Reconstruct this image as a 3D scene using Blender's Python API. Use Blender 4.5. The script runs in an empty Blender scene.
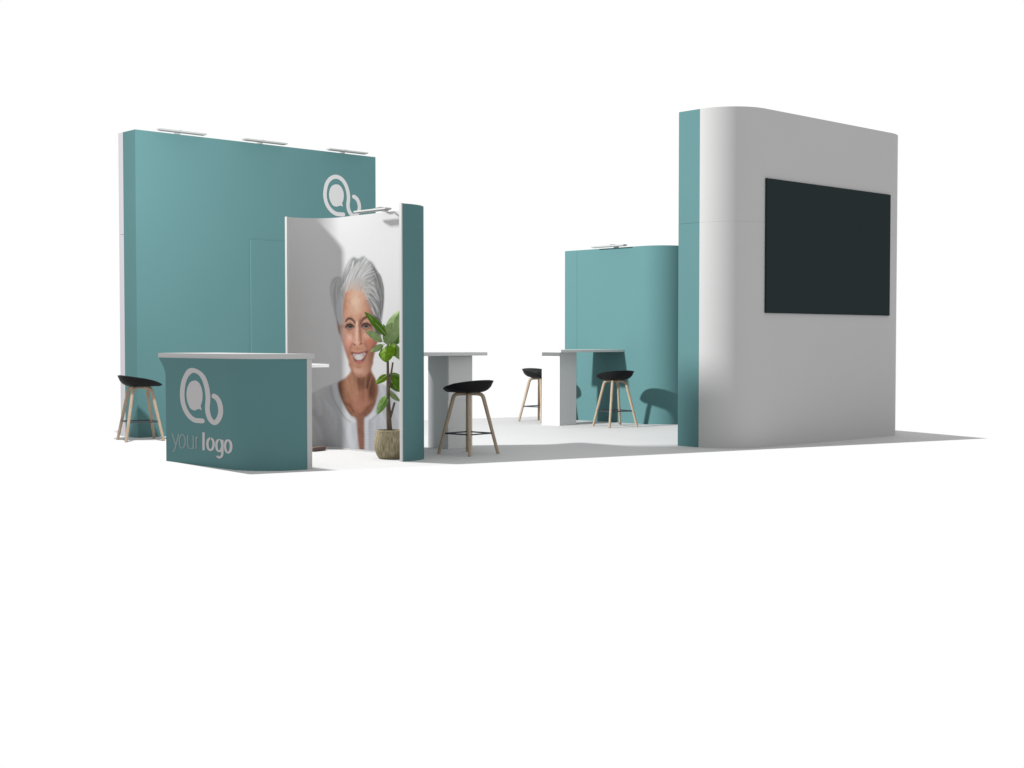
import bpy, bmesh, math, json, random
import numpy as np
from mathutils import Vector, Matrix
C = bpy.context.scene.collection
R = math.radians
rng = random.Random(7)

# ---------------------------------------------------------------- materials
def mat(name, col, rough=.6, spec=.12, var=0, vscale=6, bump=0, bscale=200, stretch=None, col2=None):
    m = bpy.data.materials.new(name); m.use_nodes = True
    nt = m.node_tree; b = nt.nodes['Principled BSDF']
    b.inputs['Base Color'].default_value = (*col, 1)
    b.inputs['Roughness'].default_value = rough
    b.inputs['Specular IOR Level'].default_value = spec
    tc = nt.nodes.new('ShaderNodeTexCoord')
    src = tc.outputs['Object']
    if stretch:
        mp = nt.nodes.new('ShaderNodeMapping'); mp.inputs['Scale'].default_value = stretch
        nt.links.new(src, mp.inputs[0]); src = mp.outputs[0]
    if var or col2:
        n = nt.nodes.new('ShaderNodeTexNoise'); n.inputs['Scale'].default_value = vscale
        n.inputs['Detail'].default_value = 4
        nt.links.new(src, n.inputs['Vector'])
        cr = nt.nodes.new('ShaderNodeValToRGB')
        a = col if col2 else tuple(c * (1 - var) for c in col)
        z = col2 if col2 else tuple(min(1, c * (1 + var)) for c in col)
        cr.color_ramp.elements[0].position = .3; cr.color_ramp.elements[1].position = .7
        cr.color_ramp.elements[0].color = (*a, 1); cr.color_ramp.elements[1].color = (*z, 1)
        nt.links.new(n.outputs[0], cr.inputs[0]); nt.links.new(cr.outputs[0], b.inputs['Base Color'])
    if bump:
        n = nt.nodes.new('ShaderNodeTexNoise'); n.inputs['Scale'].default_value = bscale
        nt.links.new(src, n.inputs['Vector'])
        bp = nt.nodes.new('ShaderNodeBump'); bp.inputs['Strength'].default_value = bump
        bp.inputs['Distance'].default_value = .003
        nt.links.new(n.outputs[0], bp.inputs['Height']); nt.links.new(bp.outputs[0], b.inputs['Normal'])
    return m

TEALC = (.0765, .1615, .1665)
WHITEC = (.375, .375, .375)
M_teal = mat('teal_panel', TEALC, .6, .02, var=.012, vscale=1.3)
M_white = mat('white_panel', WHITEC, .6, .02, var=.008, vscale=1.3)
M_trim = mat('white_trim', (.42, .42, .42), .45, .2)
M_back = mat('pale_lilac_panel', (.42, .41, .43), .6, .1)
M_lam = mat('white_laminate', (.44, .44, .44), .45, .08)
M_table = mat('white_gloss_board', (.54, .54, .54), .5, .04)
M_inner = mat('white_print_board', (.43, .43, .43), .6, .02)
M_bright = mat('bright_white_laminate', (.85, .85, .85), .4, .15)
M_floor = mat('white_floor', (.455, .455, .455), .7, .06, var=.01, vscale=2)
M_logo = mat('white_vinyl', (.36, .35, .355), .5, .1)
M_logow = mat('bright_white_vinyl', (.43, .425, .43), .5, .05)
M_thin = mat('thin_white_vinyl', (.17, .215, .22), .5, .1)
M_screen = mat('screen_glass', (.0195, .0275, .0285), .5, .0)
M_bezel = mat('screen_bezel', (.015, .021, .022), .5, .02)
M_black = mat('black_shell', (.010, .010, .011), .6, .08, bump=.3, bscale=90)
M_wood = mat('pale_oak', (.34, .27, .20), .55, .15, col2=(.265, .205, .15), vscale=9, stretch=(6, 6, .8))
M_bar = mat('dark_steel', (.025, .03, .034), .4, .3)
M_lamp = mat('lamp_aluminium', (.33, .33, .33), .4, .3)
M_lampu = mat('lamp_diffuser', (.20, .23, .22), .4, .2)
M_brown = mat('brown_block', (.13, .09, .08), .6, .1, var=.2, vscale=20)
M_soil = mat('soil', (.05, .04, .028), .9, .05, var=.4, vscale=60)
M_bark = mat('bark', (.15, .115, .085), .8, .05, col2=(.08, .062, .048), vscale=40, stretch=(1, 1, .3))
LEAF = {'dark': mat('leaf_dark', (.044, .112, .007), .6, .06, col2=(.08, .165, .016), vscale=18),
        'mid': mat('leaf_mid', (.075, .165, .025), .6, .06, col2=(.15, .245, .08), vscale=18),
        'pale': mat('leaf_pale', (.135, .215, .075), .6, .06, col2=(.225, .30, .145), vscale=18),
        'bright': mat('leaf_bright', (.066, .145, .004), .6, .06, col2=(.115, .205, .012), vscale=22)}

M_rib = mat('leaf_midrib', (.24, .30, .14), .6, .06)
def weave():
    m = mat('woven_seagrass', (.17, .15, .095), .85, .05)
    nt = m.node_tree; b = nt.nodes['Principled BSDF']
    tc = nt.nodes.new('ShaderNodeTexCoord')
    mp = nt.nodes.new('ShaderNodeMapping'); mp.inputs['Scale'].default_value = (95, 8, 1)
    nt.links.new(tc.outputs['UV'], mp.inputs[0])
    n = nt.nodes.new('ShaderNodeTexNoise'); n.inputs['Scale'].default_value = 1.0; n.inputs['Detail'].default_value = 3
    nt.links.new(mp.outputs[0], n.inputs['Vector'])
    cr = nt.nodes.new('ShaderNodeValToRGB')
    cr.color_ramp.elements[0].position = .33; cr.color_ramp.elements[1].position = .66
    cr.color_ramp.elements[0].color = (.145, .122, .074, 1); cr.color_ramp.elements[1].color = (.35, .305, .205, 1)
    nt.links.new(n.outputs[0], cr.inputs[0]); nt.links.new(cr.outputs[0], b.inputs['Base Color'])
    return m
M_weave = weave()

# ---------------------------------------------------------------- helpers
def U(p): return (p[0] - 10.5, p[1] - 12.0)          # measured stand grid -> scene
def obj(name, bm, m, parent=None, smooth=False):
    me = bpy.data.meshes.new(name)
    bmesh.ops.recalc_face_normals(bm, faces=bm.faces)
    bm.to_mesh(me); bm.free()
    for k in (m if isinstance(m, (list, tuple)) else [m]): me.materials.append(k)
    if smooth:
        me.shade_smooth(); me.set_sharp_from_angle(angle=R(32))
    o = bpy.data.objects.new(name, me); C.objects.link(o)
    if parent is not None: o.parent = parent
    return o
def thing(name, label, cat, loc=(0, 0, 0), rz=0, group=None):
    o = bpy.data.objects.new(name, None); C.objects.link(o)
    o.location = loc; o.rotation_euler = (0, 0, rz); o.empty_display_size = .2
    o['label'] = label; o['category'] = cat
    if group: o['group'] = group
    return o
def rel(bm, o):                                       # geometry is written in scene space: bring it to the thing's base
    bpy.context.view_layer.update()
    bm.transform(o.matrix_world.inverted()); return bm
def box(bm, x0, x1, y0, y1, z0, z1, bev=0):
    r = bmesh.ops.create_cube(bm, size=1)
    for v in r['verts']:
        v.co = Vector(((x0 + x1) / 2 + v.co.x * (x1 - x0), (y0 + y1) / 2 + v.co.y * (y1 - y0), (z0 + z1) / 2 + v.co.z * (z1 - z0)))
    if bev:
        es = list({e for v in r['verts'] for e in v.link_edges})
        bmesh.ops.bevel(bm, geom=es, offset=bev, segments=2, profile=.5, affect='EDGES')
    return bm
def B(*a, bev=0): return box(bmesh.new(), *a, bev=bev)
def arc(c, r, a0, a1, n=24):
    return [(c[0] + r * math.cos(R(a0 + (a1 - a0) * i / n)), c[1] + r * math.sin(R(a0 + (a1 - a0) * i / n))) for i in range(n + 1)]
def norms(path):
    out = []
    for i in range(len(path)):
        a = path[max(i - 1, 0)]; b = path[min(i + 1, len(path) - 1)]
        t = Vector((b[0] - a[0], b[1] - a[1])).normalized()
        out.append(Vector((-t.y, t.x)))               # to the left of the path
    return out
def sheet(path, z0, z1, t, side=1, zs=None, flare=None):
    """upright bent panel: outer face on the path, thickness t towards the left (side=1) or the right"""
    bm = bmesh.new(); ns = norms(path); zs = zs or [z0, z1]
    def off(i, z):
        f = flare(i, z) if flare else 0
        return Vector(path[i]) + ns[i] * (-side * f)
    A = [[bm.verts.new((*off(i, z), z)) for z in zs] for i in range(len(path))]
    D = [[bm.verts.new((*(off(i, z) + ns[i] * side * t), z)) for z in zs] for i in range(len(path))]
    n = len(path); k = len(zs)
    for i in range(n - 1):
        for j in range(k - 1):
            bm.faces.new((A[i][j], A[i + 1][j], A[i + 1][j + 1], A[i][j + 1]))
            bm.faces.new((D[i][j], D[i][j + 1], D[i + 1][j + 1], D[i + 1][j]))
        bm.faces.new((A[i][0], D[i][0], D[i + 1][0], A[i + 1][0]))
        bm.faces.new((A[i][-1], A[i + 1][-1], D[i + 1][-1], D[i][-1]))
    for i in (0, n - 1):
        for j in range(k - 1):
            bm.faces.new((A[i][j], A[i][j + 1], D[i][j + 1], D[i][j]))
    return bm
def slab(poly, z0, z1):
    bm = bmesh.new()
    a = [bm.verts.new((*p, z0)) for p in poly]; b = [bm.verts.new((*p, z1)) for p in poly]
    bm.faces.new(a[::-1]); bm.faces.new(b)
    for i in range(len(poly)):
        j = (i + 1) % len(poly); bm.faces.new((a[i], a[j], b[j], b[i]))
    return bm
def tube(bm, pts, rads, n=10, caps=True, ref=None):
    pts = [Vector(p) for p in pts]; rings = []
    for i, p in enumerate(pts):
        t = (pts[min(i + 1, len(pts) - 1)] - pts[max(i - 1, 0)]).normalized()
        h = ref if ref is not None else (Vector((0, 0, 1)) if abs(t.z) < .9 else Vector((1, 0, 0)))
        a = t.cross(h).normalized(); b = t.cross(a)
        rings.append([bm.verts.new(p + (a * math.cos(2 * math.pi * k / n) + b * math.sin(2 * math.pi * k / n)) * rads[i]) for k in range(n)])
    for i in range(len(pts) - 1):
        for k in range(n):
            bm.faces.new((rings[i][k], rings[i][(k + 1) % n], rings[i + 1][(k + 1) % n], rings[i + 1][k]))
    if caps:
        bm.faces.new(rings[0]); bm.faces.new(rings[-1][::-1])
    return bm
def catmull(p, k=8, closed=False):
    p = [np.array(q, float) for q in p]; n = len(p); out = []
    rngs = range(n if closed else n - 1)
    for i in rngs:
        if closed: a, b, c, d = p[(i - 1) % n], p[i], p[(i + 1) % n], p[(i + 2) % n]
        else: a, b, c, d = p[max(i - 1, 0)], p[i], p[i + 1], p[min(i + 2, n - 1)]
        for j in range(k):
            t = j / k
            out.append(.5 * ((2 * b) + (c - a) * t + (2 * a - 5 * b + 4 * c - d) * t * t + (3 * b - a - 3 * c + d) * t ** 3))
    if not closed: out.append(p[-1])
    return out
class Path:                                           # arc length along a plan path -> point and outward normal
    def __init__(s, path, side):
        s.p = [Vector(q) for q in path]; s.n = norms(path); s.side = side
        s.l = [0]
        for a, b in zip(s.p, s.p[1:]): s.l.append(s.l[-1] + (b - a).length)
    def at(s, x):
        i = 0
        while i < len(s.p) - 2 and s.l[i + 1] < x: i += 1
        k = (x - s.l[i]) / (s.l[i + 1] - s.l[i])
        return s.p[i].lerp(s.p[i + 1], k), (s.n[i].lerp(s.n[i + 1], k)).normalized() * -s.side
def ribbon(bm, pts, wid, put, cap=True):
    """flat band of width wid along (s, z) points, laid on a surface by put(s, z)"""
    pts = [np.array(q, float) for q in pts]; L = []; Rr = []
    for i, p in enumerate(pts):
        t = pts[min(i + 1, len(pts) - 1)] - pts[max(i - 1, 0)]
        t = t * np.array([1 / wid[0], 1 / wid[1]]); t /= max(np.linalg.norm(t), 1e-9)
        nrm = np.array([-t[1] * wid[0], t[0] * wid[1]]) / 2
        L.append(p + nrm); Rr.append(p - nrm)
    def endcap(p, a, b, first):
        out = []
        d = (p - (pts[1] if first else pts[-2])) * np.array([1 / wid[0], 1 / wid[1]]); d /= np.linalg.norm(d)
        for k in range(1, 6):
            th = math.pi * k / 6; m = (a - p)
            out.append(p + m * math.cos(th) + np.array([d[0] * wid[0], d[1] * wid[1]]) / 2 * math.sin(th))
        return out
    vl = [bm.verts.new(put(*q)) for q in L]; vr = [bm.verts.new(put(*q)) for q in Rr]
    for i in range(len(pts) - 1): bm.faces.new((vl[i], vr[i], vr[i + 1], vl[i + 1]))
    if cap:
        e = [bm.verts.new(put(*q)) for q in endcap(pts[0], L[0], Rr[0], True)]; bm.faces.new([vl[0]] + e + [vr[0]])
        e = [bm.verts.new(put(*q)) for q in endcap(pts[-1], L[-1], Rr[-1], False)]; bm.faces.new([vl[-1]] + e + [vr[-1]])
def blob(bm, pts, put):
    """filled oval with a small pointed tail (the tail is the eighth outline point)"""
    q = catmull(pts[8:] + pts[:7], 5) + [np.array(pts[7])]; c = bm.verts.new(put(*np.mean(q, axis=0)))
    v = [bm.verts.new(put(*p)) for p in q]
    for i in range(len(v)): bm.faces.new((c, v[i], v[(i + 1) % len(v)]))
def thicken(bm, d):
    bmesh.ops.recalc_face_normals(bm, faces=bm.faces)
    bmesh.ops.solidify(bm, geom=list(bm.faces), thickness=d); return bm

D = json.loads('''{"art": {"hair": [[0.638, 1.289], [0.589, 1.397], [0.539, 1.57], [0.51, 1.722], [0.534, 1.83], [0.608, 1.86], [0.678, 1.836], [0.706, 1.878], [0.752, 1.952], [0.825, 2.034], [0.897, 2.063], [0.968, 2.04], [1.021, 2.054], [1.073, 2.062], [1.134, 2.026], [1.23, 1.985], [1.298, 1.889], [1.357, 1.845], [1.399, 1.719], [1.393, 1.564], [1.372, 1.389], [1.354, 1.222], [1.311, 1.16], [1.208, 1.286], [0.999, 1.414], [0.73, 1.374]], "face": [[0.696, 1.696], [0.787, 1.747], [0.93, 1.765], [1.054, 1.719], [1.141, 1.632], [1.201, 1.516], [1.278, 1.41], [1.338, 1.327], [1.329, 1.243], [1.294, 1.15], [1.25, 1.045], [1.206, 0.929], [1.154, 0.855], [1.066, 0.795], [0.96, 0.793], [0.88, 0.85], [0.808, 0.935], [0.746, 1.041], [0.692, 1.149], [0.647, 1.246], [0.63, 1.332], [0.648, 1.483], [0.668, 1.611]], "ear": [[0.593, 1.386], [0.63, 1.375], [0.656, 1.289], [0.647, 1.235], [0.612, 1.278]], "neck": [[0.817, 0.946], [0.835, 0.85], [0.744, 0.778], [0.609, 0.716], [0.642, 0.587], [0.733, 0.461], [0.832, 0.379], [0.93, 0.335], [0.947, 0.202], [0.99, 0.002], [1.061, 0.006], [1.063, 0.335], [1.099, 0.374], [1.186, 0.425], [1.265, 0.522], [1.317, 0.67], [1.275, 0.763], [1.197, 0.866], [1.207, 0.971]], "shirt": [[0.177, 0.552], [0.287, 0.599], [0.43, 0.67], [0.609, 0.727], [0.726, 0.751], [1.206, 0.783], [1.326, 0.733], [1.512, 0.696], [1.629, 0.647], [1.662, 0.566], [1.659, 0.001], [0.173, -0.068]], "jawshadow": [[0.853, 0.85], [0.96, 0.783], [1.066, 0.782], [1.171, 0.855], [1.24, 0.804], [1.291, 0.701], [1.256, 0.553], [1.152, 0.56], [1.065, 0.632], [0.959, 0.714]], "eyes": [[[0.753, 1.322], [0.793, 1.344], [0.838, 1.347], [0.888, 1.326], [0.856, 1.307], [0.793, 1.303]], [[1.034, 1.327], [1.078, 1.347], [1.13, 1.349], [1.174, 1.332], [1.142, 1.309], [1.076, 1.307]]], "iris": [[0.825, 1.326], [1.109, 1.329]], "lids": [[[0.744, 1.32], [0.777, 1.348], [0.829, 1.357], [0.895, 1.328]], [[1.027, 1.329], [1.069, 1.356], [1.122, 1.362], [1.184, 1.338]]], "brows": [[[0.737, 1.374], [0.777, 1.406], [0.831, 1.411], [0.892, 1.381], [0.903, 1.362]], [[1.013, 1.35], [1.024, 1.379], [1.062, 1.407], [1.119, 1.423], [1.192, 1.411]]], "noseside": [[0.99, 1.382], [1.007, 1.287], [1.033, 1.192], [1.04, 1.139]], "noselow": [[0.873, 1.138], [0.908, 1.117], [0.955, 1.107], [1.003, 1.115], [1.043, 1.144]], "nosehl": [[0.946, 1.372], [0.945, 1.266], [0.944, 1.16]], "smile": [[[0.866, 1.144], [0.826, 1.085], [0.818, 1.01]], [[1.068, 1.149], [1.138, 1.097], [1.162, 1.023]]], "lips": [[0.851, 1.046], [0.908, 1.051], [0.97, 1.047], [1.032, 1.056], [1.124, 1.061], [1.102, 0.997], [1.049, 0.945], [0.978, 0.926], [0.918, 0.945], [0.872, 0.994]], "teeth": [[0.872, 1.032], [0.97, 1.028], [1.092, 1.044], [1.067, 1.002], [1.014, 0.973], [0.957, 0.969], [0.904, 0.989]], "cheeks": [[0.774, 1.17], [1.182, 1.191]], "forehl": [[0.911, 1.606], [0.839, 1.544]], "clav": [[[0.724, 0.503], [0.814, 0.474], [0.886, 0.413]], [[1.204, 0.509], [1.117, 0.454], [1.063, 0.388]], [[0.941, 0.596], [0.958, 0.49], [0.993, 0.375]], [[1.082, 0.632], [1.047, 0.504], [1.028, 0.397]]], "folds": [[[0.351, 0.55], [0.405, 0.31], [0.538, -0.035]], [[0.297, 0.398], [0.372, 0.201], [0.462, -0.038]], [[0.489, 0.616], [0.54, 0.367], [0.684, 0.016]], [[0.651, 0.533], [0.759, 0.322], [0.865, 0.005]], [[1.186, 0.361], [1.132, 0.18], [1.114, 0.01]], [[1.394, 0.662], [1.358, 0.348], [1.322, 0.033]], [[1.546, 0.645], [1.527, 0.355], [1.492, 0.043]]], "hairgray": [[0.824, 1.927], [1.262, 1.703], [1.347, 1.441], [0.561, 1.667], [0.64, 1.612]], "strands": [[[0.75, 1.749], [0.806, 1.864], [0.914, 1.988]], [[0.805, 1.758], [0.877, 1.883], [1.003, 2.005]], [[0.859, 1.767], [0.949, 1.902], [1.091, 2.022]], [[0.913, 1.776], [1.002, 1.878], [1.16, 1.977]], [[0.984, 1.774], [1.072, 1.855], [1.229, 1.933]], [[1.036, 1.74], [1.142, 1.821], [1.28, 1.858]], [[1.019, 1.762], [1.159, 1.768], [1.297, 1.681]], [[1.071, 1.729], [1.211, 1.704], [1.33, 1.586]], [[1.106, 1.675], [1.228, 1.63], [1.347, 1.493]], [[1.158, 1.611], [1.262, 1.546], [1.346, 1.399]], [[1.21, 1.516], [1.278, 1.442], [1.329, 1.316]], [[0.658, 1.611], [0.659, 1.73], [0.751, 1.813]], [[0.622, 1.504], [0.614, 1.655], [0.678, 1.772]], [[0.597, 1.472], [0.568, 1.635], [0.607, 1.796]], [[0.567, 1.548], [0.533, 1.7], [0.576, 1.829]], [[0.639, 1.375], [0.631, 1.526], [0.659, 1.654]], [[1.295, 1.41], [1.329, 1.327], [1.328, 1.223]], [[1.261, 1.411], [1.303, 1.306], [1.311, 1.202]], [[0.733, 1.813], [0.788, 1.929], [0.86, 2.022]], [[0.705, 1.782], [0.733, 1.877], [0.806, 1.971]], [[1.264, 1.9], [1.348, 1.762], [1.373, 1.596]], [[1.314, 1.815], [1.379, 1.679], [1.373, 1.513]], [[1.229, 1.954], [1.315, 1.836], [1.365, 1.71]], [[1.331, 1.68], [1.381, 1.565], [1.364, 1.409]], [[1.28, 1.764], [1.356, 1.617], [1.355, 1.451]]]}, "logo": {"big": [[0.696, 0.423], [0.625, 0.422], [0.546, 0.426], [0.453, 0.46], [0.372, 0.525], [0.33, 0.606], [0.326, 0.695], [0.363, 0.798], [0.445, 0.868], [0.553, 0.895], [0.658, 0.872], [0.736, 0.813], [0.779, 0.741], [0.799, 0.668], [0.798, 0.608], [0.789, 0.554], [0.801, 0.494], [0.842, 0.442], [0.911, 0.416], [0.975, 0.442], [1.019, 0.496], [1.024, 0.556], [0.997, 0.614], [0.952, 0.649], [0.909, 0.662]], "blob": [[0.559, 0.799], [0.631, 0.784], [0.683, 0.738], [0.705, 0.672], [0.694, 0.604], [0.67, 0.564], [0.69, 0.525], [0.627, 0.533], [0.555, 0.514], [0.481, 0.529], [0.428, 0.582], [0.404, 0.656], [0.424, 0.732], [0.479, 0.781]]}, "tx": {"thin": [[[0.12, 0.279], [0.188, 0.172]], [[0.254, 0.279], [0.197, 0.172], [0.168, 0.122], [0.129, 0.099]], [[0.295, 0.267], [0.267, 0.238], [0.261, 0.204], [0.271, 0.163], [0.306, 0.144], [0.35, 0.16], [0.373, 0.196], [0.371, 0.237], [0.347, 0.267], [0.314, 0.277], [0.295, 0.267]], [[0.423, 0.277], [0.421, 0.192], [0.442, 0.155], [0.485, 0.151], [0.523, 0.17], [0.528, 0.277]], [[0.528, 0.277], [0.526, 0.15]], [[0.581, 0.269], [0.579, 0.153]], [[0.58, 0.228], [0.591, 0.258], [0.618, 0.271]]], "bold": [[[0.716, 0.316], [0.713, 0.148]], [[0.84, 0.269], [0.801, 0.251], [0.785, 0.212], [0.799, 0.17], [0.838, 0.157], [0.879, 0.175], [0.898, 0.216], [0.881, 0.255], [0.84, 0.269]], [[0.998, 0.264], [0.96, 0.246], [0.946, 0.206], [0.961, 0.167], [0.996, 0.156], [1.034, 0.174], [1.05, 0.212], [1.035, 0.253], [0.998, 0.264]], [[1.053, 0.264], [1.052, 0.148], [1.036, 0.113], [0.996, 0.097], [0.955, 0.111]], [[1.153, 0.27], [1.113, 0.249], [1.1, 0.209], [1.115, 0.168], [1.152, 0.152], [1.188, 0.172], [1.201, 0.212], [1.189, 0.253], [1.153, 0.27]]]}}''')
PL = json.loads('''{"leaves": [{"b": [-2.297, -1.343, 1.231], "t": [-2.521, -1.298, 1.456], "w": 0.08, "c": "dark"}, {"b": [-2.338, -1.332, 1.171], "t": [-2.502, -1.289, 1.27], "w": 0.08, "c": "pale"}, {"b": [-2.27, -1.341, 1.151], "t": [-2.129, -1.363, 1.491], "w": 0.169, "c": "pale"}, {"b": [-2.317, -1.393, 1.131], "t": [-2.39, -1.447, 0.974], "w": 0.189, "c": "bright"}, {"b": [-2.319, -1.323, 1.131], "t": [-2.437, -1.281, 1.062], "w": 0.06, "c": "pale"}, {"b": [-2.234, -1.375, 1.141], "t": [-2.135, -1.385, 0.971], "w": 0.09, "c": "pale"}, {"b": [-2.252, -1.317, 1.141], "t": [-2.248, -1.361, 1.36], "w": 0.139, "c": "pale"}, {"b": [-2.238, -1.316, 1.181], "t": [-2.257, -1.243, 1.341], "w": 0.05, "c": "dark"}, {"b": [-2.286, -1.394, 1.131], "t": [-2.288, -1.46, 1.023], "w": 0.119, "c": "bright"}, {"b": [-2.287, -1.353, 0.833], "t": [-2.419, -1.339, 0.751], "w": 0.07, "c": "bright"}, {"b": [-2.276, -1.363, 0.813], "t": [-2.17, -1.42, 0.652], "w": 0.129, "c": "dark"}, {"b": [-2.276, -1.362, 0.674], "t": [-2.134, -1.358, 0.559], "w": 0.06, "c": "pale"}, {"b": [-2.297, -1.357, 0.624], "t": [-2.419, -1.353, 0.449], "w": 0.09, "c": "mid"}, {"b": [-2.268, -1.37, 0.843], "t": [-2.139, -1.381, 0.821], "w": 0.04, "c": "mid"}, {"b": [-2.282, -1.329, 0.543], "t": [-2.334, -1.241, 0.447], "w": 0.04, "c": "bright"}, {"b": [-2.244, -1.324, 1.151], "t": [-2.081, -1.407, 1.281], "w": 0.129, "c": "mid"}, {"b": [-2.257, -1.339, 0.822], "t": [-2.06, -1.345, 0.738], "w": 0.09, "c": "bright"}], "tr": {"trunk": [[-2.273, -1.365, 0.265, 0.03], [-2.28, -1.359, 0.464, 0.024], [-2.283, -1.356, 0.664, 0.019], [-2.284, -1.355, 0.883, 0.014], [-2.286, -1.353, 1.131, 0.01]], "br": [[[-2.28, -1.358, 0.664, 0.012], [-2.265, -1.373, 0.803, 0.011], [-2.229, -1.365, 0.957, 0.009]], [[-2.273, -1.365, 0.384, 0.014], [-2.255, -1.382, 0.464, 0.012], [-2.254, -1.424, 0.56, 0.01]]]}}''')

# ---------------------------------------------------------------- setting
bm = bmesh.new(); bm.faces.new([bm.verts.new((*p, 0)) for p in [(-4.153, -1.80), (4.677, -4.079), (6.70, 2.35), (-2.95, 4.485), (-3.93, 1.2)]]); fl = obj('floor', bm, M_floor)
fl['kind'] = 'structure'

HT, HL, SEAM = 3.703, 2.50, 2.468
# ---------------------------------------------------------------- tall teal wall with door and logo
w = thing('display_wall', 'tall teal wall at the back left with a white ring logo and a flush door', 'wall', (-.9, 3.1, 0))
x0, x1, y0, y1 = -2.762, .833, 2.947, 3.258
DX0, DX1, DZ = -1.18, -.22, 2.468
bm = bmesh.new()                                       # front skin is built round the doorway
box(bm, x0, DX0 - .0015, y0, y1, 0, SEAM); box(bm, DX1 + .0015, x1, y0, y1, 0, SEAM)
obj('lower_panel', rel(bm, w), M_teal, w)
obj('upper_panel', rel(B(x0, x1, y0, y1, SEAM, HT), w), M_teal, w)
obj('door', rel(B(DX0, DX1, y0 - .016, y1 - .02, .01, DZ - .0015, bev=.006), w), M_teal, w)
bp = obj('back_panel', rel(B(x0, x1, y1 + .002, 3.378, 0, SEAM - .004), w), M_back, w)
obj('back_panel', rel(B(x0, x1, y1 + .002, 3.378, SEAM, HT), w), M_back, w)
big = np.array(D['logo']['big']); s0, s1 = big[:, 0].min(), big[:, 0].max(); q0, q1 = big[:, 1].min(), big[:, 1].max()
def on_wall(s, z):
    return Vector((-.012 + (s - s0) / (s1 - s0) * .565, y0 - .0015, 2.872 + (z - q0) / (q1 - q0) * .507))
bm = bmesh.new(); kx = (s1 - s0) / .565; kz = (q1 - q0) / .507
ribbon(bm, catmull(D['logo']['big'], 6), (.058 * kx, .055 * kz), on_wall); blob(bm, D['logo']['blob'], on_wall)
obj('logo', rel(bm, w), M_logow, w)

# ---------------------------------------------------------------- tall white wall with rounded corners
w = thing('display_wall', 'tall white wall with rounded corners and a teal end strip, carrying the big screen', 'wall', (2.9, -2.7, 0))
pw = [(1.074, -2.572)] + arc((1.574, -2.572), .5, 180, 270) + arc((4.13, -2.572), .5, 270, 360)
pw += [(4.63, -2.275)]
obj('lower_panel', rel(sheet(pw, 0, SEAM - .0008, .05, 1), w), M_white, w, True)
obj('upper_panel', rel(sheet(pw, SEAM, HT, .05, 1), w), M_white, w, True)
obj('end_strip', rel(B(1.074, 1.124, -2.570, -2.275, 0, SEAM - .002), w), M_teal, w)
obj('end_strip', rel(B(1.074, 1.124, -2.570, -2.275, SEAM, HT), w), M_teal, w)
obj('back_panel', rel(B(1.126, 4.578, -2.330, -2.29, 0, HT), w), M_teal, w)
tv = thing('wall_screen', 'large dark flat screen hung on the tall white wall', 'screen', (2.871, -3.075, 1.479))
obj('screen_body', rel(B(1.581, 4.087, -3.092, -3.0735, 1.478, 2.948, bev=.002), tv), M_bezel, tv)
obj('display', rel(B(1.590, 4.078, -3.0935, -3.0925, 1.487, 2.939), tv), M_screen, tv)

# ---------------------------------------------------------------- low teal wall at the back
w = thing('display_wall', 'low teal wall at the back with a rounded end, behind the high table', 'wall', (3.76, 1, 0))
obj('panel', rel(sheet([(3.734, 2.145), (3.734, 1.896)], 0, HL, .05, 1), w), M_teal, w)
pl = [(3.734, 1.893), (3.734, .62)] + arc((4.134, .62), .4, 180, 270) + [(4.5, .22)]
obj('panel', rel(sheet(pl, 0, HL, .05, 1), w), M_teal, w, True)

# ---------------------------------------------------------------- portrait wall
w = thing('display_wall', 'low curved wall, white inside with a portrait print, teal outside, behind the counter', 'wall', (-2, -.7, 0))
inner = [U(p) for p in [(8.098, 12.25)] + arc((8.19, 11.90), .35, 90, 0) + arc((8.19, 10.65), .35, 0, -90) + [(8.095, 10.30)]]
obj('wall_panel', rel(sheet([(inner[0][0] + .012, inner[0][1])] + inner[1:-1] + [(inner[-1][0] + .012, inner[-1][1])], .0, HL, .02, 1), w), M_inner, w, True)
ns = norms(inner); outer = [tuple(Vector(p) + n * .0215) for p, n in zip(inner, ns)]
obj('outer_skin', rel(sheet([(outer[0][0] + .012, outer[0][1])] + outer[1:-1] + [(outer[-1][0] + .012, outer[-1][1])], 0, HL, .010, 1), w), M_teal, w, True)
for k, (yy) in enumerate((inner[0][1], inner[-1][1])):
    a, b = (yy - .001, yy + .034) if k == 0 else (yy - .034, yy + .001)
    obj('edge_trim', rel(B(inner[0 if k == 0 else -1][0] - .002, inner[0 if k == 0 else -1][0] + .011, a, b, 0, HL + .004), w), M_trim, w)

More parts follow.
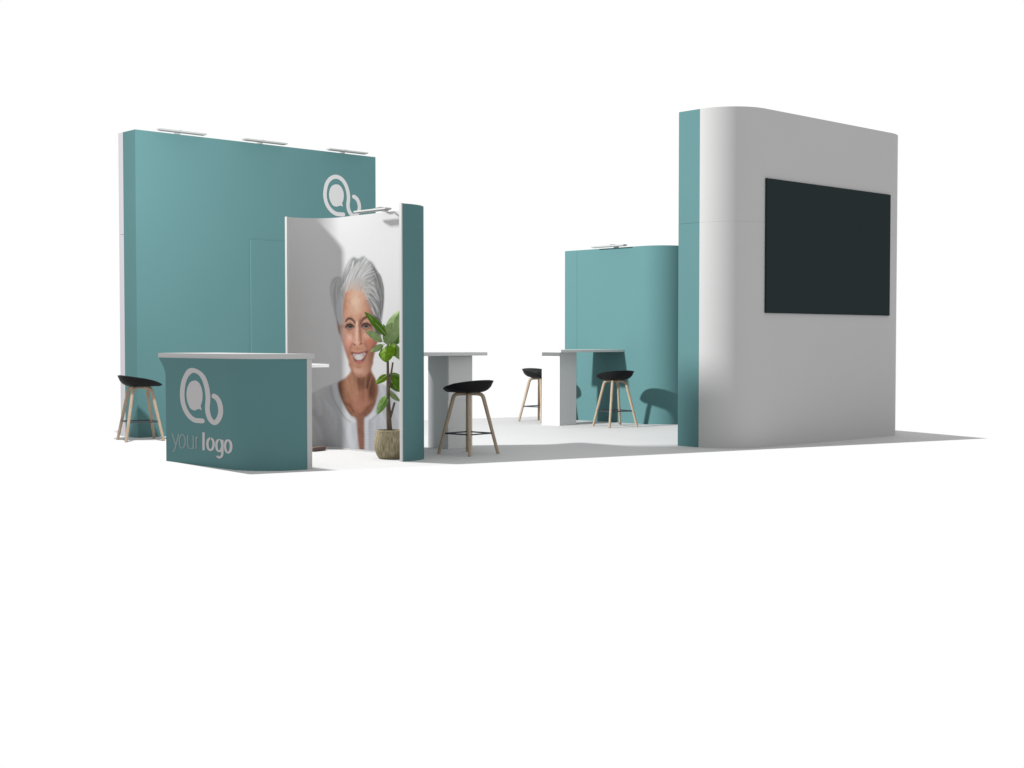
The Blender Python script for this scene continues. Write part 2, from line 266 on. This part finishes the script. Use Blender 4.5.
# the printed portrait: an image painted stroke by stroke in (s, z) metres of the unrolled panel
PI_ = Path(inner, 1); SW = PI_.l[-1]; NX, NZ = 900, 950
gs = (np.arange(NX) + .5) / NX * SW; gz = (np.arange(NZ) + .5) / NZ * HL
def srgb(c): c = np.array(c, float) / 255; return np.where(c <= .04045, c / 12.92, ((c + .055) / 1.055) ** 2.4)
LIT = srgb([232] * 3)[0]
img = np.ones((NZ, NX, 3)) * srgb([227, 227, 228]) / LIT
def window(pts, pad):
    p = np.array(pts); i0 = max(0, int((p[:, 0].min() - pad) / SW * NX)); i1 = min(NX, int((p[:, 0].max() + pad) / SW * NX) + 1)
    j0 = max(0, int((p[:, 1].min() - pad) / HL * NZ)); j1 = min(NZ, int((p[:, 1].max() + pad) / HL * NZ) + 1)
    return i0, i1, j0, j1
def blur(m, a, b):
    for ax, r in ((0, b), (1, a)):
        r = int(round(r))
        if r < 1: continue
        for _ in range(2):
            pad = [(0, 0), (0, 0)]; pad[ax] = (r + 1, r)
            c = np.cumsum(np.pad(m, pad, mode='edge'), axis=ax)
            m = (np.take(c, range(2 * r + 1, c.shape[ax]), axis=ax) - np.take(c, range(0, c.shape[ax] - 2 * r - 1), axis=ax)) / (2 * r + 1)
    return m
def fill(pts, col, soft=.004, op=1, smooth=True, clip=None):
    q = catmull(pts, 6, True) if smooth else pts
    q = np.array(q); i0, i1, j0, j1 = window(q, soft * 8 + .02)
    X, Z = np.meshgrid(gs[i0:i1], gz[j0:j1]); ins = np.zeros(X.shape, bool)
    for a, b in zip(q, np.roll(q, -1, axis=0)):
        if a[1] == b[1]: continue
        c = ((a[1] > Z) != (b[1] > Z)) & (X < (b[0] - a[0]) * (Z - a[1]) / (b[1] - a[1]) + a[0]); ins ^= c
    m = blur(ins.astype(float), soft * 1.6 / SW * NX, soft / HL * NZ) * op
    if clip is not None: m = m * clip[j0:j1, i0:i1]
    img[j0:j1, i0:i1] = img[j0:j1, i0:i1] * (1 - m[..., None]) + srgb(col) / LIT * m[..., None]
    full = np.zeros((NZ, NX)); full[j0:j1, i0:i1] = m; return full
def stroke(pts, col, wd, op=1, soft=1.0, clip=None, taper=True):
    q = np.array(catmull(pts, 14)); i0, i1, j0, j1 = window(q, wd * 5)
    X, Z = np.meshgrid(gs[i0:i1], gz[j0:j1]); m = np.zeros(X.shape)
    n = len(q)
    for k, p in enumerate(q):
        w_ = wd * ((.35 + .65 * math.sin(math.pi * (k + .5) / n)) if taper else 1)
        d = ((X - p[0]) / (w_ * 1.8)) ** 2 + ((Z - p[1]) / w_) ** 2
        m = np.maximum(m, np.exp(-d ** soft))
    m *= op
    if clip is not None: m = m * clip[j0:j1, i0:i1]
    img[j0:j1, i0:i1] = img[j0:j1, i0:i1] * (1 - m[..., None]) + srgb(col) / LIT * m[..., None]
A = D['art']
nr = np.random.RandomState(3)
# shirt and folds
sh = fill(A['shirt'], (190, 192, 198), .007, smooth=False)
xs = np.clip((gs - .42) / .30, 0, 1)[None, :]; m = sh * (1 - xs) * .9
img[:] = img * (1 - m[..., None]) + srgb((208, 208, 210)) / LIT * m[..., None]
for f, (c, wd, op) in zip(A['folds'], (((180, 181, 183), .04, .7), ((172, 173, 176), .045, .65), ((192, 193, 195), .045, .6), ((222, 224, 228), .045, .7), ((172, 176, 182), .045, .7), ((184, 187, 195), .045, .7), ((176, 178, 184), .045, .7))):
    stroke(f, c, wd, op, clip=sh, taper=False)
for k in range(46):
    s_ = nr.uniform(.05, 1.7); z_ = nr.uniform(0, .5)
    stroke([(s_, z_), (s_ - .05 + nr.uniform(-.06, .06), z_ + .15), (s_ - .08 + nr.uniform(-.08, .08), z_ + .3)], (176, 178, 182) if k % 2 else (224, 225, 228), nr.uniform(.01, .025), .28, clip=sh)
N_ = A['neck']
stroke([(a - .05, b - .02) for a, b in N_[3:8]], (222, 223, 227), .022, .75, clip=sh, taper=False)
stroke([(a + .05, b - .02) for a, b in N_[9:14]], (218, 220, 225), .020, .75, clip=sh, taper=False)
stroke([(a - .115, b - .03) for a, b in N_[3:8]], (164, 166, 171), .008, .6, clip=sh, taper=False)
stroke([(a + .10, b - .03) for a, b in N_[9:14]], (158, 161, 168), .008, .6, clip=sh, taper=False)
# neck and chest
nk = fill(N_, (158, 110, 86), .008)
P_ = lambda pts, c, wd, op, cl, tp=True: stroke(pts, c, wd, op, clip=cl, taper=tp)
npts = np.array(N_); cx_ = npts[:, 0].mean()
fill(A['jawshadow'], (92, 56, 42), .03, .95, clip=nk)
P_([(cx_ - .20, 1.0), (cx_ - .19, .75), (cx_ - .10, .55)], (188, 140, 112), .06, .6, nk)
P_([N_[3], N_[4], N_[5], N_[6]], (120, 78, 60), .022, .85, nk, False)
for k in range(26):
    a_ = nr.uniform(-.24, .26); P_([(cx_ + a_, .92 - .5 * abs(a_)), (cx_ + a_ * .8, .72), (cx_ + a_ * .5, .5)], (196, 146, 120) if k % 2 else (112, 72, 56), nr.uniform(.006, .014), .16, nk)
P_([N_[14], N_[13], N_[12]], (112, 72, 56), .03, .75, nk, False)
for f in A['clav']: P_(f, (116, 74, 57), .020, .8, nk)
P_([(cx_ - .05, .62), (cx_ - .03, .5), (cx_ + .005, .42)], (196, 138, 116), .045, .65, nk)
P_([(cx_ + .12, .66), (cx_ + .09, .55), (cx_ + .04, .44)], (190, 130, 106), .03, .6, nk)
P_([(cx_ + .03, .36), (cx_ + .04, .2), (cx_ + .045, .02)], (134, 94, 80), .05, .8, nk, False)
# hair mass, face, features
hr = fill(A['hair'], (150, 152, 153), .010)
fill(A['hair'][2:7] + [A['hair'][-1]], (202, 204, 204), .02, .9, clip=np.clip(hr, 0, 1))
fill(A['ear'], (168, 122, 106), .006)
fc = fill(A['face'], (197, 146, 121), .009)
F_ = np.array(A['face']); fx0, fx1 = F_[:, 0].min(), F_[:, 0].max(); fz0, fz1 = F_[:, 1].min(), F_[:, 1].max()
XX, ZZ = np.meshgrid(gs, gz)
def soft_spot(p, rx, rz, col, op, cl):
    m = np.exp(-(((XX - p[0]) / rx) ** 2 + ((ZZ - p[1]) / rz) ** 2)) * op * cl
    img[:] = img * (1 - m[..., None]) + srgb(col) / LIT * m[..., None]
fw, fh = fx1 - fx0, fz1 - fz0
pos = lambda a, b: (fx0 + a * fw, fz0 + b * fh)
soft_spot(pos(1.0, .48), .24 * fw, .40 * fh, (100, 60, 46), 1, fc)
soft_spot(pos(.93, .84), .17 * fw, .24 * fh, (134, 80, 58), .9, fc)
soft_spot(pos(.93, .16), .24 * fw, .22 * fh, (120, 76, 58), .9, fc)
soft_spot(pos(.17, .26), .11 * fw, .2 * fh, (160, 106, 86), .8, fc)
soft_spot(pos(.06, .62), .10 * fw, .36 * fh, (226, 202, 194), .7, fc)
soft_spot(pos(.13, .84), .10 * fw, .2 * fh, (184, 122, 90), .85, fc)
soft_spot(pos(.42, .82), .17 * fw, .14 * fh, (222, 192, 168), .85, fc)
soft_spot(pos(.45, .06), .15 * fw, .035 * fh, (208, 166, 148), .7, fc)
soft_spot(pos(.45, -.01), .3 * fw, .03 * fh, (150, 102, 82), .8, fc)
soft_spot(pos(.25, .10), .08 * fw, .08 * fh, (160, 110, 90), .6, fc)
soft_spot(pos(.45, .115), .14 * fw, .018 * fh, (168, 118, 98), .55, fc)
c0, c1 = A['cheeks']
soft_spot((c0[0] + .01, c0[1] - .01), .10, .07, (212, 150, 132), .8, fc); soft_spot((c0[0] + .05, c0[1] + .035), .08, .035, (230, 188, 168), .7, fc)
soft_spot((c1[0], c1[1] - .015), .09, .07, (192, 118, 98), .85, fc); soft_spot((c1[0] - .07, c1[1] + .035), .07, .035, (222, 174, 152), .7, fc)
for e in A['eyes']:
    c_ = np.mean(e, axis=0); soft_spot((c_[0], c_[1] + .004), .12, .030, (124, 80, 67), .8, fc)
    soft_spot((c_[0], c_[1] - .050), .10, .016, (186, 134, 116), .6, fc)
    soft_spot((c_[0] - .01, c_[1] + .045), .10, .015, (220, 178, 156), .7, fc)
br = A['nosehl']
stroke([(br[0][0] + .045, br[0][1] + .02), (br[1][0] + .055, br[1][1]), (br[2][0] + .075, br[2][1] - .01)], (142, 92, 74), .016, .8, clip=fc)
stroke([(br[0][0] - .055, br[0][1] + .0), (br[1][0] - .06, br[1][1]), (br[2][0] - .085, br[2][1])], (186, 136, 116), .014, .5, clip=fc)
stroke(br, (236, 202, 182), .016, .75, clip=fc)
nl = np.array(A['noselow']); nc = nl.mean(axis=0)
soft_spot(nc + np.array([-.01, .022]), .06, .020, (224, 178, 158), .8, fc)
stroke([nl[0] + (.01, .004), nl[0] + (.045, -.014)], (112, 66, 56), .010, .85, clip=fc); stroke([nl[4] + (-.05, -.012), nl[4] + (-.01, .006)], (112, 66, 56), .010, .85, clip=fc)
soft_spot(nc + np.array([0, -.036]), .07, .014, (170, 116, 98), .6, fc)
stroke([nl[0] + (-.012, .02), nl[0] + (-.02, .004)], (168, 116, 98), .010, .6, clip=fc)
for s_ in A['smile']: stroke(s_, (158, 102, 86), .014, .6, clip=fc)
for e, lid, brow, ir in zip(A['eyes'], A['lids'], A['brows'], A['iris']):
    e2 = [(a, b if b < ir[1] else ir[1] + (b - ir[1]) * .35) for a, b in e]
    ey = fill(e2, (158, 144, 138), .004)
    stroke([(ir[0] - .016, ir[1] - .002), (ir[0] + .016, ir[1] - .002)], (46, 38, 35), .018, 1, clip=np.clip(ey * 1.2, 0, 1), taper=False)
    stroke([(ir[0] - .004, ir[1]), (ir[0] + .004, ir[1])], (20, 17, 17), .009, .9, taper=False)
    lid2 = [(a, b - .008) for a, b in lid]
    stroke(lid2, (34, 22, 20), .0135, 1); stroke([(a, b + .022) for a, b in lid2], (140, 92, 78), .006, .6)
    stroke([(a, 2 * ir[1] - b - .003) for a, b in lid], (120, 78, 68), .007, .7)
    stroke(brow, (74, 50, 44), .0135, .95); stroke([(a + .012, b - .006) for a, b in brow], (96, 66, 56), .009, .7)
soft_spot((A['noseside'][0][0] + .02, A['noseside'][0][1] + .005), .03, .05, (140, 92, 76), .6, fc)
lp = fill(A['lips'], (140, 76, 72), .006)
fill([(a, b - .010) for a, b in A['teeth']], (96, 48, 46), .005, .9, clip=lp)
te = fill(A['teeth'], (220, 214, 212), .006)
T_ = np.array(A['teeth']); t0, t1 = T_[:, 0].min(), T_[:, 0].max()
soft_spot((t0 + .02, T_[:, 1].mean() + .02), .04, .05, (150, 110, 106), .6, te); soft_spot((t1 - .02, T_[:, 1].mean() + .03), .05, .05, (150, 110, 106), .7, te)
for k in range(1, 7):
    s_ = t0 + (t1 - t0) * k / 7
    stroke([(s_, T_[:, 1].min()), (s_, T_[:, 1].max())], (168, 154, 152), .003, .6, clip=te, taper=False)
L_ = np.array(A['lips']); l0, l1, lz = L_[:, 0].min(), L_[:, 0].max(), L_[:, 1].min()
stroke([(l0 + .09, lz + .030), (L_[:, 0].mean(), lz + .014), (l1 - .09, lz + .030)], (200, 124, 120), .013, .85, clip=lp)
stroke([(l0 + .10, lz - .030), (L_[:, 0].mean(), lz - .036), (l1 - .11, lz - .030)], (160, 108, 88), .012, .6, clip=fc)
for q in ((l0 + .005, L_[0][1] - .004), (l1 - .005, L_[4][1] - .004)): soft_spot(q, .022, .016, (90, 50, 44), .8, fc)
grain = blur(nr.normal(0, 1, (NZ, NX)), 1, 1); grain /= grain.std(); grain2 = blur(nr.normal(0, 1, (NZ, NX)), 7, 7); grain2 /= grain2.std()
img *= (1 + np.clip(fc + nk, 0, 1) * (.035 * grain + .035 * grain2))[..., None]
# hair: many fine strands around the main locks, light and dark
locks = A['strands']; hclip = blur(np.maximum(hr, 0), 4, 4)
for k in range(760):
    i_ = nr.randint(len(locks)); lk = np.array(locks[i_]); jit = nr.normal(0, 1, 2) * np.array([.030, .020]); bend = nr.normal(0, 1, 2) * np.array([.02, .012])
    q = lk + jit; q[1] += bend; right = np.clip((q[:, 0].mean() - 1.15) / .25, -.2, 1.1)
    g = 214 - 108 * nr.rand() ** 1.25 - 60 * right + 12 * nr.randn()
    if i_ >= 20: g -= 14
    if 11 <= i_ <= 14: g = 226 - 62 * nr.rand()
    g = float(np.clip(g, 62, 232)); stroke(q, (g, g * 1.004, g * 1.002), nr.uniform(.0035, .009), nr.uniform(.45, .95), clip=hclip if (k % 11 or i_ >= 18 or 6 <= i_ <= 10) else None)
for k in range(70):                                    # pale side lock on the left, dark side on the right
    lk = np.array(locks[15 if k % 2 else 16 + (k // 2) % 2]); q = lk + nr.normal(0, 1, 2) * np.array([.016, .02])
    c = (204, 207, 210) if k % 2 else (94, 86, 85); stroke(q, tuple(np.array(c) + nr.randint(-16, 16)), nr.uniform(.007, .014), .5, clip=hclip)
for k in range(90):                                    # soft pale hairline
    t = nr.rand(); b_ = np.array(A['face'][0]) * (1 - t) + np.array(A['face'][4]) * t + np.array([0, .075 * math.sin(math.pi * t)])
    q = [b_ + np.array([0, -.02 - .02 * nr.rand()]), b_ + np.array([.02, .03]), b_ + np.array([.07, .10])]
    g = nr.uniform(160, 206); stroke(q, (g, g * .965, g * .94), nr.uniform(.004, .009), .35)
soft_spot((np.array(A['face'][1]) + np.array(A['face'][3])) / 2 + np.array([-.02, .02]), .13, .025, (196, 172, 160), .5, np.ones((NZ, NX)))
img = np.clip(img * .43, 0, 1)
im = bpy.data.images.new('portrait_painting', NX, NZ, float_buffer=True); im.colorspace_settings.name = 'Linear Rec.709'
px = np.ones((NZ, NX, 4), np.float32); px[..., :3] = img; im.pixels.foreach_set(px.ravel()); im.update()
try: im.pack()
except Exception: pass
M_print = mat('portrait_print', (.4, .4, .4), .55, .08)
nt = M_print.node_tree; ti = nt.nodes.new('ShaderNodeTexImage'); ti.image = im; ti.interpolation = 'Cubic'; ti.extension = 'EXTEND'
uvn = nt.nodes.new('ShaderNodeUVMap'); uvn.uv_map = 'UVMap'
nt.links.new(uvn.outputs[0], ti.inputs[0]); nt.links.new(ti.outputs[0], nt.nodes['Principled BSDF'].inputs['Base Color'])
bm = bmesh.new(); uvl = bm.loops.layers.uv.new('UVMap'); nS = 130; g = []
for i in range(nS + 1):
    s = .03 + (SW - .06) * i / nS; p, n = PI_.at(s); p = p + n * .0015
    g.append([(bm.verts.new((p.x, p.y, z)), s / SW, z / HL) for z in (.022, HL - .004)])
for i in range(nS):
    q = (g[i][0], g[i + 1][0], g[i + 1][1], g[i][1]); f = bm.faces.new([a[0] for a in q])
    for l, a in zip(f.loops, q): l[uvl].uv = (a[1], a[2])
pr = obj('portrait_print', rel(bm, w), M_print, w, True)
pr['label'] = 'large photo print of a smiling person with short grey hair and a pale grey blouse'

# ---------------------------------------------------------------- reception counter
w = thing('reception_counter', 'teal reception counter with rounded corner, white top and the words your logo', 'counter', (-3.8, -1, 0))
cpath = [U(p) for p in [(6.46, 11.90)] + arc((6.96, 10.74), .5, 180, 270) + [(6.975, 10.24)]]
cfull = [cpath[0]] + [tuple(Vector(cpath[0]).lerp(Vector(cpath[1]), k / 10)) for k in range(1, 10)] + cpath[1:]
nf = norms(cfull)
def fz(z): return .075 * max(0, (z - .84) / .17) ** 1.6
wl = [max(0, n.x) ** 2 for n in nf]
zs = [0, .4, .8, .84, .87, .90, .93, .96, .985, 1.008]
obj('front_panel', rel(sheet(cfull, 0, 1.008, .03, 1, zs=zs, flare=lambda i, z: fz(z) * wl[i]), w), M_teal, w, True)
e = cfull[-1]
obj('edge_trim', rel(B(e[0] + .001, e[0] + .054, e[1] - .002, e[1] + .045, 0, 1.008), w), M_white, w)
top = [tuple(Vector(p) - n * (.006 + .06 * k)) for p, n, k in zip(cfull, nf, wl)]
top = top + [(-3.445, top[-1][1]), (-3.445, top[0][1] + .02), (top[0][0], top[0][1] + .02)]
obj('countertop', rel(slab(top, 1.010, 1.055), w), M_white, w)
obj('inner_shelf', rel(B(-3.95, -3.13, -1.55, -1.22, .925, .955), w), M_bright, w)
obj('inner_panel', rel(B(-3.66, -3.62, -1.5, -.12, .0, .92), w), M_white, w)
CP = Path(cpath, 1)
def on_counter(s, z):
    p, n = CP.at(s); p = p + n * (.0015 + fz(z) * max(0, -n.x) ** 2); return Vector((p.x, p.y, z))
bm = bmesh.new(); ribbon(bm, catmull(D['logo']['big'], 6), (.088, .046), on_counter); blob(bm, D['logo']['blob'], on_counter)
obj('logo', rel(bm, w), M_logo, w)
bm = bmesh.new()
lift = [0]
def on_counter2(s, z):
    p, n = CP.at(s); p = p + n * (.0015 + lift[0]); return Vector((p.x, p.y, z))
for k, s in enumerate(D['tx']['thin']): lift[0] = k * .0003; ribbon(bm, catmull(s, 4) if len(s) > 3 else s, (.024, .008), on_counter2, cap=False)
obj('lettering', rel(bm, w), M_thin, w)['label'] = 'thin pale word your'
bm = bmesh.new()
for k, s in enumerate(D['tx']['bold']): lift[0] = k * .0003; ribbon(bm, catmull(s, 4) if len(s) > 3 else s, (.043, .018), on_counter2, cap=False)
obj('lettering', rel(bm, w), M_logo, w)['label'] = 'bold white word logo'
o = thing('wooden_block', 'small brown block lying on the floor at the open side of the counter', 'block', (-2.23, -.1, 0), .3)
obj('block_body', B(-.16, .06, -.04, .04, 0, .045, bev=.012), M_brown, o)

# ---------------------------------------------------------------- high tables
def table(label, x0, x1, yf, yb, px0, px1, py0, py1):
    t = thing('high_table', label, 'table', ((px0 + px1) / 2, (py0 + py1) / 2, 0), 0, 'white high tables with block pedestals')
    obj('tabletop', rel(B(x0, x1, yf, yb, 1.012, 1.047, bev=.002), t), M_table, t)
    bm = bmesh.new(); box(bm, px0, px1, py0, py1, .0, 1.010, bev=.002); obj('pedestal', rel(bm, t), M_table, t)
    return t
table('white high table joined to the low teal wall, its pedestal lit white on one side', 2.46, 3.731, .955, 1.56, 2.60, 2.93, 1.12, 1.47)
t = table('white high table beside the portrait wall, its pedestal all in grey shade', -1.905, -.652, -1.02, -.415, -1.10, -.75, -.88, -.54)
obj('pedestal_door', rel(B(-1.093, -.757, -.885, -.8815, .53, 1.0), t), M_table, t)

# ---------------------------------------------------------------- bar stools
def seat_bm(kx=1.0, zb=.637, dz=0):
    bm = bmesh.new(); NR, NT = 9, 44
    def rim(x):                                        # x from -1 back to 1 front
        pts = [(-1.0, .772), (-.6, .759), (0, .737), (.5, .707), (.8, .682), (1.0, .655)]
        for (a, za), (b, z2) in zip(pts, pts[1:]):
            if x <= b: return za + (z2 - za) * (x - a) / (b - a)
        return pts[-1][1]
    def pt(r, th, topside):
        c, s = math.cos(th), math.sin(th); e = 2 / 2.5
        ux = math.copysign(abs(c) ** e, c); uy = math.copysign(abs(s) ** e, s)
        zr = rim(ux)
        bz = zb + (zr - .02 - zb) * (r ** 5.0) if r < .995 else zr - .006
        tz = zr - min(.055, (zr - zb) * .5) * (1 - r ** 2.2) + .012 * (1 - abs(2 * r - 1.75) ** 2 if r > .4 else 0)
        return Vector((ux * r * .242 * kx, uy * r * .235 * kx, (tz if topside else bz) + dz))
    rows = {}
    for side in (0, 1):
        c = bm.verts.new(pt(0.0001, 0, side)); prev = None
        for i in range(1, NR + 1):
            r = i / NR
            if i == NR and side: ring = rows[0]
            else: ring = [bm.verts.new(pt(r, 2 * math.pi * k / NT, side)) for k in range(NT)]
            if i == NR and not side: rows[0] = ring
            for k in range(NT):
                k2 = (k + 1) % NT
                if prev is None: bm.faces.new((c, ring[k], ring[k2]))
                else: bm.faces.new((prev[k], ring[k], ring[k2], prev[k2]))
            prev = ring
    return bm
def leg_bm(a, rt=.155, rf=.315, zt=.632):
    d = Vector((math.cos(a), math.sin(a), 0)); bm = bmesh.new()
    k = [(.004, zt - .010), (rt * .55, zt - .010), (rt * .74, zt - .0125), (rt * .88, zt - .019), (rt * .97, zt - .031), (rt + .004, zt - .047), (rt + .010, zt - .065)]
    k += [(rt + .010 + (rf - rt - .010) * f, (zt - .065) * (1 - f)) for f in (.3, .65, 1)]
    rd = [.017, .0185, .0195, .020, .0205, .021, .0205, .0195, .018, .0165]
    return tube(bm, [d * r + Vector((0, 0, z)) for r, z in k], rd, 12, ref=Vector((-d.y, d.x, 0)))
def stool(label, x, y, face, footrest=.22, **kw):
    t = thing('bar_stool', label, 'stool', (x, y, 0), face, 'black and wood bar stools')
    big = kw.get('big', False)
    zt = .585 if big else .635; rf = .350 if big else .308; rt = .175 if big else .15
    obj('seat', seat_bm(1.13 if big else 1.03, .637, -.050 if big else 0), M_black, t, True)
    for k in range(4): obj('leg', leg_bm(R(45 + 90 * k), rt, rf, zt), M_wood, t, True)
    rr = rt + .01 + (rf - rt - .01) * (1 - footrest / (zt - .065))
    pts = [Vector((rr * math.cos(R(45 + 90 * k)), rr * math.sin(R(45 + 90 * k)), footrest)) for k in range(4)]
    bm = bmesh.new()
    for k in range(4): tube(bm, [pts[k], pts[(k + 1) % 4]], [.0075, .0075], 8)
    obj('footrest', bm, M_bar, t, True)
    return t
stool('black bar stool with pale wooden legs by the tall teal wall, left of the counter', -2.937, 2.544, R(-14), .225)
stool('black bar stool in shade right of the portrait wall, nearest the camera', -1.34, -1.49, R(96), .215)
stool('black bar stool half hidden behind the pedestal of the back table', 3.093, 2.014, R(-85), .22)
stool('black bar stool in front of the low teal wall, casting a shadow on it', 3.023, .473, R(74), .218)

# ---------------------------------------------------------------- arm lamps
def lamp(label, x, y, z, ang, reach=.09, length=.64, drop=-.026):
    """bar held in front of a wall top; local +x runs along the wall, local -y is away from its face"""
    t = thing('arm_lamp', label, 'lamp', (x, y, z), ang, 'arm lamps on the wall tops')
    bm = box(bmesh.new(), -length / 2, length / 2, -reach - .05, -reach + .03, drop + .004, drop + .022, bev=.004); obj('light_bar', bm, M_lamp, t)
    obj('diffuser', B(-length / 2 + .02, length / 2 - .02, -reach - .04, -reach + .02, drop - .001, drop + .0035), M_lampu, t)
    bm = tube(bmesh.new(), [(0, .03, .004), (0, -.03, .006), (0, -reach + .01, drop + .026)], [.011, .011, .011], 8)
    obj('arm', bm, M_lamp, t, True)
    obj('clamp', B(-.03, .03, -.006, .045, -.03, .006, bev=.003), M_lamp, t)
    return t
lamp('leftmost of three arm lamps along the tall teal wall top', -2.19, y0 - .001, HT + .031, 0)
lamp('middle of three arm lamps along the tall teal wall top', -1.01, y0 - .001, HT + .031, 0)
lamp('rightmost of three arm lamps on the tall teal wall, near the logo', .285, y0 - .001, HT + .031, 0)
lamp('arm lamp over the portrait wall', U((8.49, 0))[0] + .0, -.93, HL + .031, R(-90), reach=.13, length=.54, drop=-.04)
lamp('arm lamp on the low teal wall top', 3.733, 1.13, HL + .031, R(-90), reach=.13)

# ---------------------------------------------------------------- potted plant
pb = Vector((-2.270, -1.367, 0))
t = thing('potted_plant', 'leafy green plant in a woven pot in front of the portrait', 'plant', pb)
def lathe(prof, n=40):
    bm = bmesh.new(); uvl = bm.loops.layers.uv.new('UVMap'); rings = []
    for r, z in prof: rings.append([bm.verts.new((r * math.cos(2 * math.pi * k / n), r * math.sin(2 * math.pi * k / n), z)) for k in range(n)])
    for i in range(len(prof) - 1):
        for k in range(n):
            f = bm.faces.new((rings[i][k], rings[i][(k + 1) % n], rings[i + 1][(k + 1) % n], rings[i + 1][k]))
            for l, (a, b) in zip(f.loops, ((k, i), (k + 1, i), (k + 1, i + 1), (k, i + 1))): l[uvl].uv = (a / n, b / len(prof))
    bm.faces.new(rings[0][::-1]); bm.faces.new(rings[-1]); return bm
po = obj('pot', lathe([(.104, 0), (.116, .010), (.136, .045), (.154, .095), (.159, .15), (.154, .20), (.143, .25), (.138, .282), (.126, .286), (.122, .27), (.120, .245)], 56), M_weave, t, True)
for p in po.data.polygons: pass
obj('soil', lathe([(.118, .246), (.119, .2465), (.116, .262), (.06, .268), (.01, .27)], 24), M_soil, t, True)
def shift(q): return Vector(q[:3]) - pb
tr = PL['tr']
def trunk_pts(l): return [shift(q) for q in l], [q[3] for q in l]
p, r = trunk_pts(tr['trunk']); trk = obj('trunk', tube(bmesh.new(), catmull(p, 5), list(np.interp(np.linspace(0, 1, len(catmull(p, 5))), np.linspace(0, 1, len(r)), r)), 10), M_bark, t, True)
for b in tr['br']:
    p, r = trunk_pts(b); obj('branch', tube(bmesh.new(), p, r, 8), M_bark, t, True)
def leaf(b, tip, wd, mt, k):
    b, tip = shift(b), shift(tip); ax = tip - b; L = ax.length; ax.normalize()
    view = Vector((.68, .73, 0)); sd = ax.cross(view); sd = (sd.normalized() if sd.length > .1 else Vector((0, 0, 1)))
    tw = rng.uniform(-.55, .55); nrm = sd.cross(ax).normalized()
    sd = (sd * math.cos(tw) + nrm * math.sin(tw)).normalized(); nrm = sd.cross(ax).normalized()
    bm = bmesh.new(); NU, NV = 14, 8; g = []
    for i in range(NU + 1):
        u = i / NU; wv = wd * .5 * 1.06 * (math.sin(math.pi * min(1, u ** .80)) ** .75 if u < 1 else 0) * (1 - .15 * (1 - u)) + .0015
        row = []
        for j in range(NV + 1):
            v_ = j / NV * 2 - 1
            bend = -.10 * L * math.sin(math.pi * u) + .16 * wd * abs(v_) ** 1.3 + .02 * wd * math.sin(u * 19 + v_ * 2 + k)
            row.append(bm.verts.new(b + ax * (L * (u - .05 * abs(v_) * (1 - u))) + sd * (v_ * wv) + nrm * bend))
        g.append(row)
    for i in range(NU):
        for j in range(NV): bm.faces.new((g[i][j], g[i + 1][j], g[i + 1][j + 1], g[i][j + 1]))
    thicken(bm, .0012)
    lf_ = obj('leaf', bm, mt, t, True)
    obj('midrib', tube(bmesh.new(), [b - ax * .02, b + ax * L * .25 - nrm * .07 * L, b + ax * L * .5 - nrm * .10 * L, b + ax * L * .75 - nrm * .07 * L, b + ax * L * .95 - nrm * .016 * L], [.0042, .0036, .003, .0024, .001], 5), M_rib, lf_, True)
for k, lf in enumerate(PL['leaves']): leaf(lf['b'], lf['t'], lf['w'], LEAF[lf['c']], k)

# ---------------------------------------------------------------- light
world = bpy.data.worlds.new('World'); bpy.context.scene.world = world; world.use_nodes = True
bg = world.node_tree.nodes['Background']; bg.inputs[0].default_value = (1, 1, 1, 1); bg.inputs[1].default_value = 1.0
ld = bpy.data.lights.new('studio_lamp', 'POINT'); ld.energy = 1; ld.shadow_soft_size = .13; ld.color = (1, .995, .985)
ld.use_nodes = True; nt = ld.node_tree
em = next(n for n in nt.nodes if n.type == 'EMISSION')
lfo = nt.nodes.new('ShaderNodeLightFalloff'); lfo.inputs['Strength'].default_value = 71
nt.links.new(lfo.outputs['Constant'], em.inputs['Strength'])
lo = bpy.data.objects.new('studio_lamp', ld); C.objects.link(lo); lo.location = (-3.62, 1.39, 3.45)

# ---------------------------------------------------------------- camera
cam = bpy.data.cameras.new('camera'); co = bpy.data.objects.new('camera', cam); C.objects.link(co)
cam.sensor_width = 36; cam.lens = 36 * 1346.2 / 1024; cam.clip_end = 500
co.location = (-10.5, -12, 1.1799)
co.rotation_euler = (math.pi / 2 - .0326, 0, -.7493)

sc = bpy.context.scene; sc.camera = co
sc.view_settings.view_transform = 'Standard'; sc.view_settings.look = 'None'; sc.view_settings.exposure = 0; sc.view_settings.gamma = 1
sc.render.resolution_x = 1024; sc.render.resolution_y = 768
